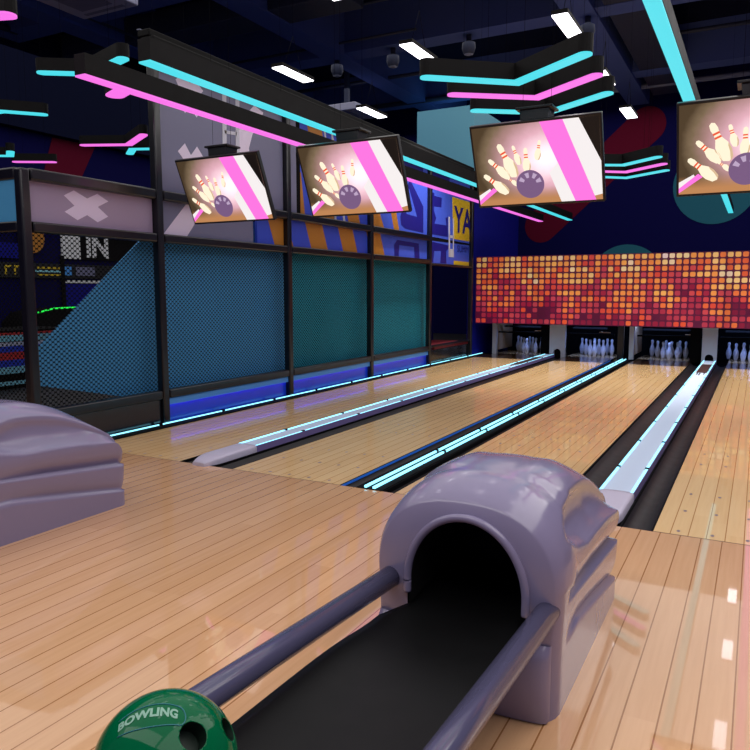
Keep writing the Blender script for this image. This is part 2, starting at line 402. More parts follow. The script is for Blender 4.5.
def led(x0, x1, z0, z1, y0, y1, parent, m='lanelight', clips=()):
    s = MB().box(x0, x1, y0, y1, z0, z1, m).build('led_strip', parent)
    for y in clips:
        MB().box(x0-.004, x1+.004, y-.02, y+.02, z0-.002, z1+.006, 'edge').build('clip', s)
    return s
def divider(cx, g0, g1, c0, c1, label, wide):
    t = thing('lane_divider', label, 'lane divider', (cx, FOUL, 0), 'lane dividers')
    g0 -= cx; g1 -= cx; c0 -= cx; c1 -= cx; L = 16.97-FOUL
    for a, b_ in ((g0, c0), (c1, g1)):
        q = MB(); trough(q, a, b_, 0, L); q.box(a-.0, a+.012, 0, L, -.1, -.001, 'edge').box(b_-.012, b_, 0, L, -.1, -.001, 'edge'); q.build('gutter', t)
    clips = [y for y in [1.45+1.2*k for k in range(10)] if y < L-.6]
    if wide:
        H = .05
        q = MB().box(c0, c1, .62, L-.02, -.1, H, 'capside').box(c0+.005, c1-.005, .62, L-.02, H, H+.004, 'carpet'); q.build('capping', t)
        MB().box(c0+.035, c1-.035, L-2.6, L-.95, H+.004, H+.012, 'slot').box(c0+.06, c0+.075, L-2.95, L-2.6, H+.004, H+.012, 'edge').box(c0+.1, c0+.115, L-3.05, L-2.6, H+.004, H+.012, 'edge').box(c1-.08, c1-.065, L-2.9, L-2.6, H+.004, H+.012, 'edge').build('ball_slot', t)
        led(c0, c0+.018, H, H+.012, .66, L-.05, t, clips=clips); MB().box(c1-.006, c1, .64, L-.04, H, H+.0132, 'capside').build('led_shield', t); led(c1-.028, c1-.007, H, H+.013, .66, L-.05, t, clips=[y+.02 for y in clips])  # thin lip added to keep the right LED out of the lane's reflection
        # lilac nose with a rounded, sloping front
        P = []; w = (c1-c0)/2; mx = (c0+c1)/2
        for k in range(13):
            u = k/12; y = -.05 + .69*u; ww = (w+.012)*min(1, (.55+.9*u)) if u < .5 else w+.012
            ww = (w+.002)*(1-(1-min(u/.35, 1))**2.2*.45)
            hz = (H+.018)*(1-(1-min(u/.4, 1))**2*.55)
            ring = [(mx+ww, y, 0), (mx+ww, y, hz*.72), (mx+ww*.93, y, hz*.92), (mx+ww*.7, y, hz), (mx, y, hz+.004), (mx-ww*.7, y, hz), (mx-ww*.93, y, hz*.92), (mx-ww, y, hz*.72), (mx-ww, y, 0)]
            P.append(ring)
        q = MB(); V = q.grid(P, 'cap'); f = q.bm.faces.new(V[0]); f.material_index = 0; f = q.bm.faces.new(V[-1][::-1]); f.material_index = 0
        bmesh.ops.recalc_face_normals(q.bm, faces=q.bm.faces[:]); q.build('nose', t)
    else:
        q = MB().box(c0, c1, 0, L, -.1, .005, 'edge', .0); q.build('capping', t)
        m = (c0+c1)/2
        led(m-.052, m-.034, .005, .022, .02, L-.05, t, clips=clips); led(m+.022, m+.042, .005, .022, .02, L-.05, t, clips=clips)
        led(g0+.012, g0+.018, -.022, -.004, .02, L-.3, t, 'gutterglow')  # emissive strip painted in as the LED's reflection on the gutter wall
    return t
divider(-4.30, -4.61, -3.99, -4.45, -4.21, 'wide lilac lane divider with a rounded nose, right of the lane beside the mesh cage', True)
divider(-2.64, -2.90, -2.40, -2.74, -2.51, 'narrow black lane divider with two close cyan light strips', False)
divider(-.88, -1.246, -.525, -.99, -.738, 'glowing white lane divider leading straight away from the near ball return', True)
# strip along the cage
t = thing('floor_light_strip', 'long cyan light strip on the floor at the foot of the mesh cage', 'light strip', (-5.98, 4.9, 0))
MB().box(-.1, .11, 0, 12.1, -.12, .012, 'edge').build('channel', t)
s = MB().box(-.046, -.031, .02, 12.05, .012, .024, 'lanelight').build('led_strip', t)
for k in range(10): MB().box(-.06, -.015, 1.1+1.1*k-.02, 1.1+1.1*k+.02, .012, .034, 'edge').build('clip', s)

# ------------------------------------------------------------ pins
PROF = [(.026, 0), (.034, .012), (.047, .06), (.058, .105), (.0605, .14), (.056, .175), (.043, .22), (.029, .255), (.0235, .285), (.0255, .31), (.031, .335), (.0325, .352), (.029, .37), (.018, .384), (.004, .389)]
def pin_at(x, y, label, proto=[None]):
    if proto[0] is None:
        proto[0] = MB().lathe(PROF, 'pin', 20).build('bowling_pin'); o = proto[0]
    else:
        o = proto[0].copy(); C.objects.link(o)
    o.location = (x, y, 0.001)
    tag(o, label, 'bowling pin', 'bowling pins standing at the lane ends'); return o
LN = ['the lane beside the cage', 'the second lane', 'the third lane', 'the rightmost lane']
ROWL = ['front row', 'second row', 'third row', 'back row']
for li, px in enumerate(PINX):
    for r in range(4):
        for k in range(r+1):
            x = px + (k-r/2)*.305; y = 17.42 + r*.264
            if li == 3 and x > .12: continue
            if r == 0: lab = 'white bowling pin at the front of the triangle on ' + LN[li]
            else: lab = 'pale bowling pin, %s, %s, on %s' % (ROWL[r], ['leftmost', 'rightmost'][k] if r == 1 else (['leftmost', 'middle', 'rightmost'][k] if r == 2 else ['leftmost', 'second from left', 'second from right', 'rightmost'][k]), LN[li])
            pin_at(x, y, lab)

# ------------------------------------------------------------ masking panel and pinsetter fronts
t = thing('tiled_masking_panel', 'long masking panel of glowing orange, yellow and crimson square tiles over the lane ends', 'panel', (-1.72, 16.38, .785))
M['tiles'] = tiles('mosaic_tiles', .138, .1308, -6.01, .785, 1.57)
MB().box(-4.29, 4.3, 0, .06, 0, 1.57, 'tiles').build('tile_face', t)
MB().box(-4.29, 4.3, .06, .12, 0, 1.57, 'matte').build('backing', t)
for x in (-4.30+.12, -4.0-.06, -.98, -.80): MB().box(x+1.72-.02, x+1.72+.02, .12, .68, .0365, .06, 'matte').build('bracket', t)
COLS = [(-5.79, -5.68, 'thin pale column at the left end of the pinsetters, next to the blue wall', 0), (-4.36, -3.99, 'white column between the pins of the two lanes nearest the cage, over the lilac divider', 1),
        (-2.55, -2.45, 'thin white column above the narrow twin-light divider', 0), (-1.04, -.74, 'white column at the end of the glowing white divider, with a dark ball hole', 1)]
for x0, x1, lab, hole in COLS:
    t = thing('pinsetter_column', lab, 'column', ((x0+x1)/2, 17.0, -.1 if hole else .001)); w = (x1-x0)/2
    if hole:
        q = MB(); hr = .085; hc = .1+.1
        pts = [(-w, 0, 0), (-hr, 0, 0), (-hr, 0, hc)] + [(hr*math.cos(a), 0, hc+hr*math.sin(a)) for a in [PI-PI*k/10 for k in range(1, 10)]] + [(hr, 0, hc), (hr, 0, 0), (w, 0, 0), (w, 0, .92), (-w, 0, .92)]
        q.prism(pts, (0, .1, 0), 'column'); q.build('column_body', t)
        MB().box(-hr-.01, hr+.01, .101, .3, 0, hc+hr+.01, 'matte').build('ball_hole', t)
    else:
        MB().box(-w, w, 0, .12, 0, .92, 'column', .008).build('column_body', t)
    MB().box(-w-.25, -w+.02 if not hole else -w-.02, .14, 1.4, .1, .9, 'matte').build('side_plate', t) if hole else MB().box(-w, w, .14, 1.3, .1, .88, 'beige').build('side_plate', t)
o = MB().box(-2.81, -2.67, 17.0, 17.1, -.1, .8, 'post', .01).build('pinsetter_post'); tag(o, 'dark post left of the thin white column over the narrow divider', 'post')
t = thing('pinsetter_pit', 'black pinsetter pit behind the rows of pins', 'pinsetter', (-2, 17.2, -.1))
MB().box(-4, 4.4, 1.75, 1.85, 0, 2.3, 'matte').build('pit_curtain', t)
MB().box(-4, 4.4, -.699, 1.8, .95, 1.05, 'matte').build('cover', t)
for (a, b_), px in zip(((-3.68, -2.42), (-1.98, -.9), (-.4, .95), (1.3, 2.6)), PINX):
    MB().box(a, b_, -.05, .03, .62, .66, 'matte').box(a+.1, b_-.2, .1, .16, .76, .8, 'matte').build('sweep_bar', t)
    MB().box(b_-.35, b_-.1, -.02, .0, .68, .70, 'beige').build('tag_strip', t)

# ------------------------------------------------------------ ball returns
def hood_mesh():
    """sculpted shell: barrel-vaulted hood, scooped shoulders, fan of ledges on the flanks; local x across, y away, z up; front at y = 0"""
    YS = [0, .012, .035, .07] + [.1+.03*k for k in range(37)] + [1.205, 1.225, 1.24, 1.25]
    def hh(y):
        pts = [(0, .765), (.035, .795), (.1, .82), (.25, .845), (.45, .85), (.6, .835), (.75, .795), (.9, .725), (1.05, .625), (1.16, .53), (1.22, .455), (1.25, .38)]
        for (a, b), (c, d) in zip(pts, pts[1:]):
            if a <= y <= c:
                u = (y-a)/(c-a); return b+(d-b)*u
        return pts[-1][1]
    def hs(y):
        return sum(hh(min(max(y+d, 0), 1.25)) for d in (-.06, -.03, 0, .03, .06))/5 if .1 < y < 1.15 else hh(y)
    N1, N2 = 26, 46
    P = []
    for y in YS:
        H = hs(y); zs = min(.47, H-.05); inset = (.028*(1-min(y/.07, 1))**2) + max(0, (y-1.2)/.05)**2*.03
        half = []
        z2 = min(.30-.17*(y-.1), zs*.55); z1 = min(.415-.10*(y-.1), zs*.86)
        zr = [z2*k/7 for k in range(8)] + [z2+.005+(z1-z2-.005)*k/8 for k in range(9)] + [z1+.005+(zs-z1-.005)*k/9 for k in range(9)]
        for z in zr:
            u = z/zs
            half.append([.365 + .010*max(0, (u-.45)/.55)**1.3 - inset, z, -1])
        for k in range(N2+1):
            a = PI/2*k/N2; ex = .92
            half.append([(.375 - inset)*abs(math.cos(a))**.82, zs+(H-zs)*math.sin(a)**.9, math.degrees(a)])
        row = []
        for x, z, th in half:
            dx = dz = 0
            # scooped shoulder
            if th >= 0:
                wd = 17*math.sqrt(min(max((y-.15)/.28, 0), 1)); c0 = 26 - 4*max(0, y-.6); fade = 1-.75*min(1, max(0, (y-.7)/.45))
                if wd > .5 and abs(th-c0) < wd:
                    d = .062*fade*math.cos(PI/2*(th-c0)/wd)**.6*min(1, (y-.15)/.15)
                    a = math.radians(th); dx -= d*math.cos(a)*.85; dz -= d*math.sin(a)*.9
                elif th > c0+wd and y > .2:
                    d = -.010*math.exp(-((th-c0-wd)/12)**2)
                    dz -= d
                # raised shoulder plate above the scoop, starting behind a crease
                if th > 0:
                    q = min(max((y-.25-.0016*max(0, 70-th))/.035, 0), 1); q = q*q*(3-2*q)
                    e = min(max((th-(c0+wd)+4)/4, 0), 1)*min(max((80-th)/9, 0), 1)
                    a = math.radians(th); dx += .013*q*e*math.cos(a); dz += .013*q*e*math.sin(a)
                # swelling ring around the mouth
                d = .010*math.exp(-((y-.16)/.07)**2)
                a = math.radians(th); dx += d*math.cos(a); dz += d*math.sin(a)
            # fanning ledges low on the flank
            f = min(max((y-.14)/.45, 0), 1)**.7
            for zl, dep, fall in ((z1, .050, .055), (z2, .030, .05)):
                if z > zl+.002: dx -= dep*f*math.exp(-((z-zl)/fall)**1.4)
            row.append((x+dx, y, z+dz))
        row = row + [(-x, yy, z) for x, yy, z in row[-2::-1]]
        P.append(row)
    return P, N1, N2
def make_return(loc, label):
    t = thing('ball_return', label, 'ball return', loc, 'ball returns')
    P, N1, N2 = hood_mesh()
    q = MB(); V = q.grid(P, 'hood')
    n = len(V[0])
    # front: join the first ring to the mouth arch
    MW, MS, MT, MX = .235, .44, .716, .017
    arch = []
    for k in range(n):
        x, _, z = P[0][k]
        sgn = 1 if k <= n//2 else -1
        kk = k if k <= n//2 else n-1-k
        if kk < N1: arch.append((MX+sgn*MW, -.012, z*MS/P[0][N1][2]))
        else:
            a = PI/2*(kk-N1)/N2; arch.append((MX+sgn*MW*math.cos(a), -.012, MS+(MT-MS)*math.sin(a)))
    A = [q.bm.verts.new(p) for p in arch]
    for k in range(n-1):
        f = q.bm.faces.new((V[0][k], A[k], A[k+1], V[0][k+1])); f.smooth = True
    # back closure
    f = q.bm.faces.new([v for v in V[-1]]);
    bmesh.ops.recalc_face_normals(q.bm, faces=q.bm.faces[:])
    q.build('hood', t)
    # rim bead round the mouth
    MB().tube([(x, y-.004, z) for x, y, z in [arch[k] for k in range(N1-8, n-N1+8)]], .016, 'hood', 10).build('mouth_rim', t)
    # dark throat
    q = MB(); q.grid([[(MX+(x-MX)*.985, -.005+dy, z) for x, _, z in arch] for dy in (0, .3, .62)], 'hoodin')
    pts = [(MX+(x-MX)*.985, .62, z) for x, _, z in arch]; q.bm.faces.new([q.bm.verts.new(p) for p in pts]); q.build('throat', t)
    # bulging front panel under the mouth
    P2 = []
    for k in range(13):
        u = k/12; z = .006+.285*u
        bul = -.012-.075*math.sin(PI*(.15+.7*u))**.8
        if u == 1: bul = -.02
        P2.append([(.345*math.cos(PI-PI*j/16), bul*(math.sin(PI*j/16)**.45) + .002, z) for j in range(17)])
    q = MB(); q.grid(P2, 'hood'); q.build('front_panel', t)
    # conveyor tray sweeping toward the player
    P3 = []
    for k in range(25):
        u = k/24; y = .5 - 1.72*u
        base = .345 - .03*math.exp(-((y+.15)/.25)**2) + (.02*max(0, -y-.3))
        w = .225 + (.055*min(1, max(0, (-y-.02)/.10)) if y < -.02 else 0)
        shx = -.012*min(1, max(0, (-y-.02)/.1))
        row = []
        for j in range(17):
            s_ = -1+2*j/16
            row.append((MX + w*s_ + shx, y, base + .03*abs(s_)**2.5 - (.012 if abs(s_) == 1 else 0)))
        P3.append(row)
    q = MB(); q.grid(P3, 'belt'); P4 = [[(x, y, z-.05) for x, y, z in r] for r in P3]
    q.grid([r[::-1] for r in P4], 'belt')
    for j in (0, -1): q.grid([[r[j] for r in P3], [r[j] for r in P4]], 'belt')
    q.grid([P3[-1], P4[-1]], 'belt'); bmesh.ops.remove_doubles(q.bm, verts=q.bm.verts[:], dist=.0005); bmesh.ops.recalc_face_normals(q.bm, faces=q.bm.faces[:])
    q.build('conveyor_tray', t)
    for sx in (-1, 1):
        p = [(sx*.31, .04, .408), (sx*.31, -1.18, .461), (sx*.305, -1.23, .46), (sx*.29, -1.28, .45), (sx*.26, -1.31, .435), (sx*.21, -1.33, .42)]
        if sx == -1: p = [(x, y, z+.018+.012*(-y)) for x, y, z in p]
        p = [(x+.013, y, z) for x, y, z in p]
        q = MB().tube(p, .042, 'rail', 24); q.build('guide_rail', t)
    # near leg and ball cradle
    MB().box(-.06, .06, -1.2, -1.1, 0, .31, 'rail', .01).build('support_leg', t)
    c = (.149, -1.665)
    MB().tube([(c[0], c[1]+.12, 0.002), (c[0], c[1]+.12, .5), (c[0], c[1]+.078, .70)], .03, 'rail', 16).build('cradle_post', t)
    MB().tube([(c[0]+.075*math.cos(a), c[1]+.075*math.sin(a), .711) for a in [2*PI*k/32 for k in range(33)]], .011, 'rail', 10, cap=False).build('cradle_ring', t)
    return t
ret = make_return((-.93, 2.43, 0), 'lilac plastic ball return with open arched mouth and black tray, in the foreground')
ret2 = copy_tree(ret, None, (-4.365, 2.39, 0)); ret2['label'] = 'lilac plastic ball return hood cut by the left photo edge'

# ------------------------------------------------------------ bowling ball
BC = Vector((-.781, .765, .81)); BR = .112
t = thing('bowling_ball', 'glossy green bowling ball with finger holes and curved lettering', 'bowling ball', BC)
bm = bmesh.new(); bmesh.ops.create_uvsphere(bm, u_segments=96, v_segments=64, radius=BR)
for f in bm.faces: f.smooth = True
me = bpy.data.meshes.new('ball_shell'); bm.to_mesh(me); bm.free(); me.materials.append(M['ball'])
tmp = bpy.data.objects.new('tmp', me); C.objects.link(tmp)
HOL = [((.6628, -.1364, .7362), .0215), ((.7126, .513, .4785), .0185), ((.86, .06, .50), .0185)]
cutters = []
for d, r in HOL[:2]:
    d = Vector(d).normalized(); bm = bmesh.new()
    bmesh.ops.create_cone(bm, cap_ends=True, segments=40, radius1=r, radius2=r, depth=.07)
    m2 = bpy.data.meshes.new('cut'); bm.to_mesh(m2); bm.free(); m2.materials.append(M['hole'])
    k = bpy.data.objects.new('cut', m2); C.objects.link(k); k.matrix_world = Matrix.Translation(d*BR) @ d.to_track_quat('Z', 'Y').to_matrix().to_4x4()
    md = tmp.modifiers.new('b', 'BOOLEAN'); md.object = k; md.operation = 'DIFFERENCE'; md.solver = 'EXACT'
    try: md.material_mode = 'TRANSFER'
    except Exception: pass
    cutters.append(k)
dg = bpy.context.evaluated_depsgraph_get(); dg.update()
me2 = bpy.data.meshes.new_from_object(tmp.evaluated_get(dg))
bpy.data.objects.remove(tmp)
for k in cutters: bpy.data.objects.remove(k)
o = bpy.data.objects.new('ball_shell', me2); C.objects.link(o); o.parent = t
n0 = Vector((.0, -.315, .949)).normalized(); rt = Vector((.614, .25, .115)); rt = (rt-rt.dot(n0)*n0).normalized(); up = n0.cross(rt)
if up.y < 0: up = -up
def onball(u, v, lift=.0006):
    u, v = u*.97-v*.23, u*.23+v*.97
    # gently arched baseline
    v2 = v - 3.6*u*u
    p = (n0 + rt*(u/BR) + up*(v2/BR)).normalized()
    return tuple(p*(BR+lift))
text_obj('lettering', 'BOWLING', .0215, 'ballink', lambda x, y: onball(x*.98+.003, y), t, .0009)
def ball_line(name, pts, w=.0011):
    q = MB(); q.tube([onball(u, v, .0002) for u, v in pts], w, 'ballline', 8); q.build(name, t)
lp = []
for k in range(21): u = -.047+.1*k/20; lp.append((u, .0165))
for k in range(1, 9): a = PI/2-PI*k/9; lp.append((.053+.016*math.cos(a), .0165*math.sin(a)))
for k in range(21): u = .053-.1*k/20; lp.append((u, -.0165-.008*math.sin(PI*k/20)))
ball_line('outline', lp)

# ------------------------------------------------------------ mesh cage
CX = -6.085
t = thing('mesh_cage', 'tall black framed mesh cage with coloured sign panels along the left lane', 'cage', (CX, 4.45, 0))
def L(y): return y-4.45
POSTS = [(4.45, 2.68), (6.15, 4.3), (8.70, 4.3), (11.22, 4.3), (13.78, 4.3), (16.23, 4.3)]
for y, top in POSTS:
    MB().box(-.06, .045, L(y)-.05, L(y)+.05, -.1, top, 'post', .02).build('post', t)
MB().box(-2.6, -2.48, -.06, .06, 0, 2.68, 'post', .02).build('post', t)
def rail(y0, y1, z0, z1, d=.055):
    MB().box(-.06, d-.01, L(y0)+.06, L(y1)-.06, z0, z1, 'post', .018).build('rail', t)
for (y0, _), (y1, _) in list(zip(POSTS, POSTS[1:]))[:4]:
    rail(y0, y1, .30, .40); rail(y0, y1, 2.10, 2.20); rail(y0, y1, 2.58, 2.69)
rail(13.78, 16.23, 2.08, 2.13)
for z0, z1 in ((2.10, 2.2), (2.58, 2.69), (.30, .40)):
    MB().box(-2.5, -.05, -.05, .045, z0, z1, 'post', .018).build('rail', t)
# top girder
q = MB().box(-.12, .08, L(6.09), L(16.3), 4.06, 4.34, 'beam', .02).box(-.16, .02, L(6.09), L(16.3), 4.34, 4.42, 'beam', .015); q.build('girder', t)
MB().box(-.165, -.12, L(6.09), L(16.3), 4.42, 4.432, 'duct').build('girder_trim', t)
# nets
for (y0, _), (y1, _) in list(zip(POSTS, POSTS[1:]))[:4]:
    MB().face([(-.03, L(y0)+.06, .39), (-.03, L(y1)-.06, .39), (-.03, L(y1)-.06, 2.11), (-.03, L(y0)+.06, 2.11)], 'net').build('net', t)
MB().face([(-2.5, -.01, .39), (-.06, -.01, .39), (-.06, -.01, 2.11), (-2.5, -.01, 2.11)], 'net').build('net', t)
# kick boards
MB().box(-.1, 0, L(4.5), L(6.1), 0, .30, 'kickblack', .01).build('kick_board', t)
for y0, y1 in ((6.2, 8.65), (8.75, 11.17), (11.27, 13.73)):
    MB().box(-.1, -.03, L(y0), L(y1), .0, .215, 'kickblue', .006).build('kick_board', t)
    MB().box(-.1, .01, L(y0), L(y1), .232, .295, 'kicklight', .006).box(.0, .01, L(y0), L(y1), .216, .24, 'kicklight').build('ledge', t)  # front drop added to hide the LED strip from the glossy lane
    MB().box(-.028, -.012, L(y0)+.02, L(y1)-.02, .222, .230, 'kickled').build('led_strip', t)
MB().box(-.1, -.02, L(13.84), L(16.17), 0, .30, 'kickblack', .01).build('kick_board', t)
MB().box(-.9, -.02, L(14.14), L(16.17), .30, .36, 'redfloor', .006).build('step_top', t)
MB().box(-.06, .03, L(13.84), L(16.17), .36, .40, 'post', .006).build('step_edge', t)
# sign and mural panels; coordinates (y, z) on the cage face
def panel(name, y0, y1, z0, z1, m, decals=(), label=None):
    p = MB().box(-.07, -.03, L(y0), L(y1), z0, z1, m).build(name, t)
    if label: p['label'] = label
    by = {}
    for mm, poly, nm in decals:
        pts = clip(poly, y0+.002, y1-.002, z0+.002, z1-.002)
        if len(pts) > 2: by.setdefault((nm, mm), []).append(pts)
    for kx, ((nm, mm), ps) in enumerate(by.items()):
        q = MB()
        for i_, pts in enumerate(ps): q.prism([(-.0298+.0008*kx, L(a), b) for a, b in pts], (.0012, 0, 0), mm)
        q.build(nm, p)
    return p
XM = [(5.04, 2.6), (4.92, 2.53), (5.04, 2.43), (4.92, 2.35), (5.07, 2.27), (5.19, 2.34), (5.32, 2.27), (5.46, 2.35), (5.33, 2.45), (5.47, 2.53), (5.33, 2.6), (5.2, 2.53)]
XM = [(5.195+(y-5.195)*1.0, 2.405+(z-2.435)*.88) for y, z in XM]
panel('sign_panel', 4.51, 6.09, 2.2, 2.58, 'lilac', [('mark', XM, 'cross_mark')], 'lilac sign panel with a pale cross')
panel('sign_panel', 6.21, 7.93, 2.2, 2.58, 'greyl', [('mark', [(6.25, 2.2), (6.66, 2.6), (7.0, 2.6), (6.78, 2.36), (6.64, 2.2)], 'cross_mark')], 'grey lilac sign panel with a pale diagonal')
def stripes(y0, n, w, s0):
    out = []
    for k in range(n):
        y = y0+2*w*k; out.append(('morange', [(y, 2.58), (y+w, 2.58), (y+w+.165, 2.2), (y+.165, 2.2)], 'stripe'))
    return out
panel('mural_panel', 8.02, 8.64, 2.2, 2.58, 'mstripe', stripes(8.25, 1, .48, 0), 'blue and orange striped panel')
panel('mural_panel', 8.76, 11.16, 2.2, 2.58, 'mstripe', stripes(8.24, 4, .48, 0), 'blue and orange striped panel')
NARC = [(12.2, 2.41), (12.33, 2.51), (13.31, 2.50), (13.36, 2.2), (13.12, 2.2), (13.09, 2.42), (12.42, 2.42), (12.40, 2.2), (12.22, 2.2)]
panel('mural_panel', 11.28, 13.72, 2.2, 2.58, 'mblue', [('morange', [(11.28, 2.58), (11.64, 2.58), (11.82, 2.2), (11.28, 2.2)], 'stripe'), ('mnavy', NARC, 'numeral')], 'blue panel with orange stripe and navy numeral foot')
V1 = [(6.53, 3.99), (6.62, 4.06), (6.77, 4.01), (6.86, 4.06), (7.0, 3.97), (6.9, 3.87), (6.76, 3.79), (6.61, 3.88)]
V2 = [(6.58, 3.74), (6.67, 3.64), (6.76, 3.72), (6.87, 3.63), (6.95, 3.74), (6.76, 3.79)]
V3 = [(6.53, 3.18), (6.65, 3.29), (6.75, 3.17), (6.86, 3.29), (6.98, 3.17), (6.76, 2.98)]
V4 = [(8.0, 4.02), (8.2, 3.97), (8.15, 3.87), (7.95, 3.63), (7.87, 3.44), (7.91, 3.25), (7.62, 3.25), (7.64, 3.61), (7.85, 3.89)]
panel('mural_panel', 6.21, 8.64, 2.69, 4.06, 'greyl', [('mark', V1, 'arrow_mark'), ('mark', V2, 'chevron_mark'), ('mark', V3, 'heart_mark'), ('mark', V4, 'figure_mark'),
      ('mwhite', [(7.32, 2.9), (7.40, 2.9), (7.43, 4.06), (7.35, 4.06)], 'ladder_mark'), ('mwhite', [(7.58, 2.9), (7.66, 2.9), (7.69, 4.06), (7.61, 4.06)], 'ladder_mark'), ('mwhite', [(7.38, 3.54), (7.62, 3.56), (7.62, 3.60), (7.38, 3.58)], 'ladder_mark')], 'tall grey lilac mural panel with pale arrow marks')
up3 = [('greyl', [(8.76, 2.69), (8.98, 2.69), (8.98, 4.06), (8.76, 4.06)], 'grey_band'), ('matte', [(8.98, 2.69), (9.08, 2.69), (9.08, 4.06), (8.98, 4.06)], 'black_band'),
       ('morange', [(9.27, 4.06), (9.68, 4.06), (9.90, 3.4), (10.05, 2.69), (9.6, 2.69), (9.45, 3.4)], 'stripe'), ('mwhite', [(9.74, 4.06), (9.79, 4.06), (10.12, 2.69), (10.06, 2.69)], 'white_line'), ('mwhite', [(9.95, 4.06), (10.01, 4.06), (10.4, 2.69), (10.33, 2.69)], 'white_line'),
       ('morange', [(9.08, 2.69), (9.2, 2.69), (9.1, 3.3), (9.08, 3.3)], 'stripe'), ('morange', [(10.3, 3.2), (10.7, 3.2), (10.9, 2.69), (10.5, 2.69)], 'stripe')]
panel('mural_panel', 8.76, 11.16, 2.69, 4.06, 'mstripe', up3, 'tall blue and orange striped mural panel')
NL = [(12.83, 3.66), (12.62, 3.25), (12.46, 2.95), (12.50, 2.81), (12.67, 2.75), (13.53, 2.73), (13.52, 3.25), (12.95, 3.66)]
NC = [(12.84, 3.52), (13.22, 3.02), (12.74, 3.03), (12.68, 3.08)]
TOPD = [(11.6, 4.06), (13.5, 4.06), (13.5, 3.86), (11.6, 3.86)]
up4 = [('morange', [(11.28, 2.95), (11.62, 2.95), (11.8, 2.69), (11.28, 2.69)], 'stripe'), ('morange', [(11.98, 3.2), (12.22, 3.2), (12.42, 2.69), (12.2, 2.69)], 'stripe'), ('mnavy', NL, 'numeral'), ('mblue', NC, 'numeral_counter'), ('mnavy', TOPD, 'numeral'), ('mwhite', [(12.35, 4.06), (12.42, 4.06), (12.35, 3.3), (12.28, 3.3)], 'white_line')]
panel('mural_panel', 11.28, 13.72, 2.69, 4.06, 'mblue', up4, 'tall blue mural panel with a navy numeral')
EG = [(13.86, 3.58), (14.07, 3.59), (14.08, 3.53), (14.47, 3.53), (14.46, 3.33), (14.06, 3.31), (14.07, 3.21), (14.19, 3.08), (14.09, 2.96), (14.75, 2.97), (14.7, 3.13), (14.83, 3.16), (14.84, 2.73), (13.86, 2.73)]
E2 = [(13.86, 2.58), (14.89, 2.55), (14.89, 2.48), (14.76, 2.42), (14.77, 2.15), (14.43, 2.15), (14.46, 2.41), (14.1, 2.39), (14.05, 2.15), (13.86, 2.15)]
dec5 = [('mnavy', EG, 'numeral'), ('mnavy', E2, 'numeral'), ('mnavy', [(13.86, 4.06), (14.9, 4.06), (14.9, 3.86), (13.86, 3.84)], 'numeral'), ('myellow', [(15.06, 3.62), (16.16, 3.62), (16.16, 2.71), (15.16, 2.71)], 'yellow_sign'), ('myellow', [(15.2, 2.23), (16.16, 2.23), (16.16, 2.14), (15.2, 2.14)], 'yellow_sign'),
        ('matte', [(13.86, 2.60), (16.16, 2.62), (16.16, 2.66), (13.86, 2.68)], 'dark_line'), ('mwhite', [(14.86, 3.17), (14.94, 3.17), (14.98, 2.3), (14.9, 2.3)], 'ladder_mark'), ('mwhite', [(15.12, 3.15), (15.18, 3.15), (15.2, 2.3), (15.14, 2.3)], 'ladder_mark'),
        ('mwhite', [(14.92, 2.72), (15.16, 2.72), (15.16, 2.78), (14.92, 2.78)], 'ladder_mark'), ('mwhite', [(14.94, 2.3), (15.16, 2.3), (15.16, 2.48), (14.94, 2.48)], 'ladder_mark')]
p5 = panel('mural_panel', 13.84, 16.17, 2.14, 4.06, 'mblue', dec5, 'tall blue mural panel with yellow lettered sign')
def onface(yc, zc, sy=1): return lambda x, y: (-.0215, L(yc)+x*sy, zc+y)
text_obj('lettering', 'YA', .80, 'mnavy', onface(15.74, 3.12, 1.05), p5, .015)
text_obj('lettering', 'SUMM', .22, 'mnavy', onface(15.75, 2.50, 1.25), p5)
text_obj('lettering', 'SUMM', .2, 'mnavy', onface(15.7, 3.86, 1.3), p5)
# left return of the cage: cyan sign panel and a black kick board
p = MB().box(-2.48, -.07, -.03, .0, 2.2, 2.58, 'cyanpanel').build('sign_panel', t); p['label'] = 'plain cyan sign panel'
MB().box(-2.48, -.07, -.02, .03, 0, .30, 'kickblack').build('kick_board', t)

# coloured sheets hanging inside the cage
o = MB().prism([(-6.25, 4.62, .97), (-6.25, 6.5, 2.5), (-6.25, 8.94, 2.5), (-6.25, 8.94, .285), (-6.25, 6.05, .285), (-6.25, 4.62, .62)], (-.03, 0, 0), 'sheetblue').build('hanging_sheet'); tag(o, 'light blue sheet with a slanting front edge behind the mesh', 'sheet')
o = MB().box(-6.28, -6.25, 8.97, 14.1, .285, 2.5, 'sheetteal').build('hanging_sheet'); tag(o, 'teal sheet behind the far mesh bays', 'sheet')

# ------------------------------------------------------------ arcade seen through the mesh
o = MB().box(-7.12, -7.08, 13.75, 16.3, .285, 2.4, 'navy').build('back_board'); tag(o, 'dark navy board at the back of the open end bay', 'board')
WX = -13.15
t = thing('sign_board', 'white and black lettered board on the arcade wall behind the mesh', 'sign', (WX, 10.42, 2.24))
MB().box(-.04, 0, .05, .52, 0, .54, 'board').build('white_board', t); MB().box(-.04, 0, .52, 2.4, 0, .54, 'matte').build('black_board', t)
text_obj('lettering', 'IN', .66, 'board', lambda x, y: (.006, .98+x*.95, .27+y), t, .028)
t = thing('sign_band', 'long striped sign band in yellow and blue below the lettered board', 'sign', (WX, 8.0, 1.82))
MB().box(-.04, 0, 0, 4.2, 0, .3, 'arcfloor').build('band_board', t)
q = MB()
for k in range(9): q.box(0, .006, 1.85+.06*k, 1.9+.06*k, .19, .23, 'myellow')
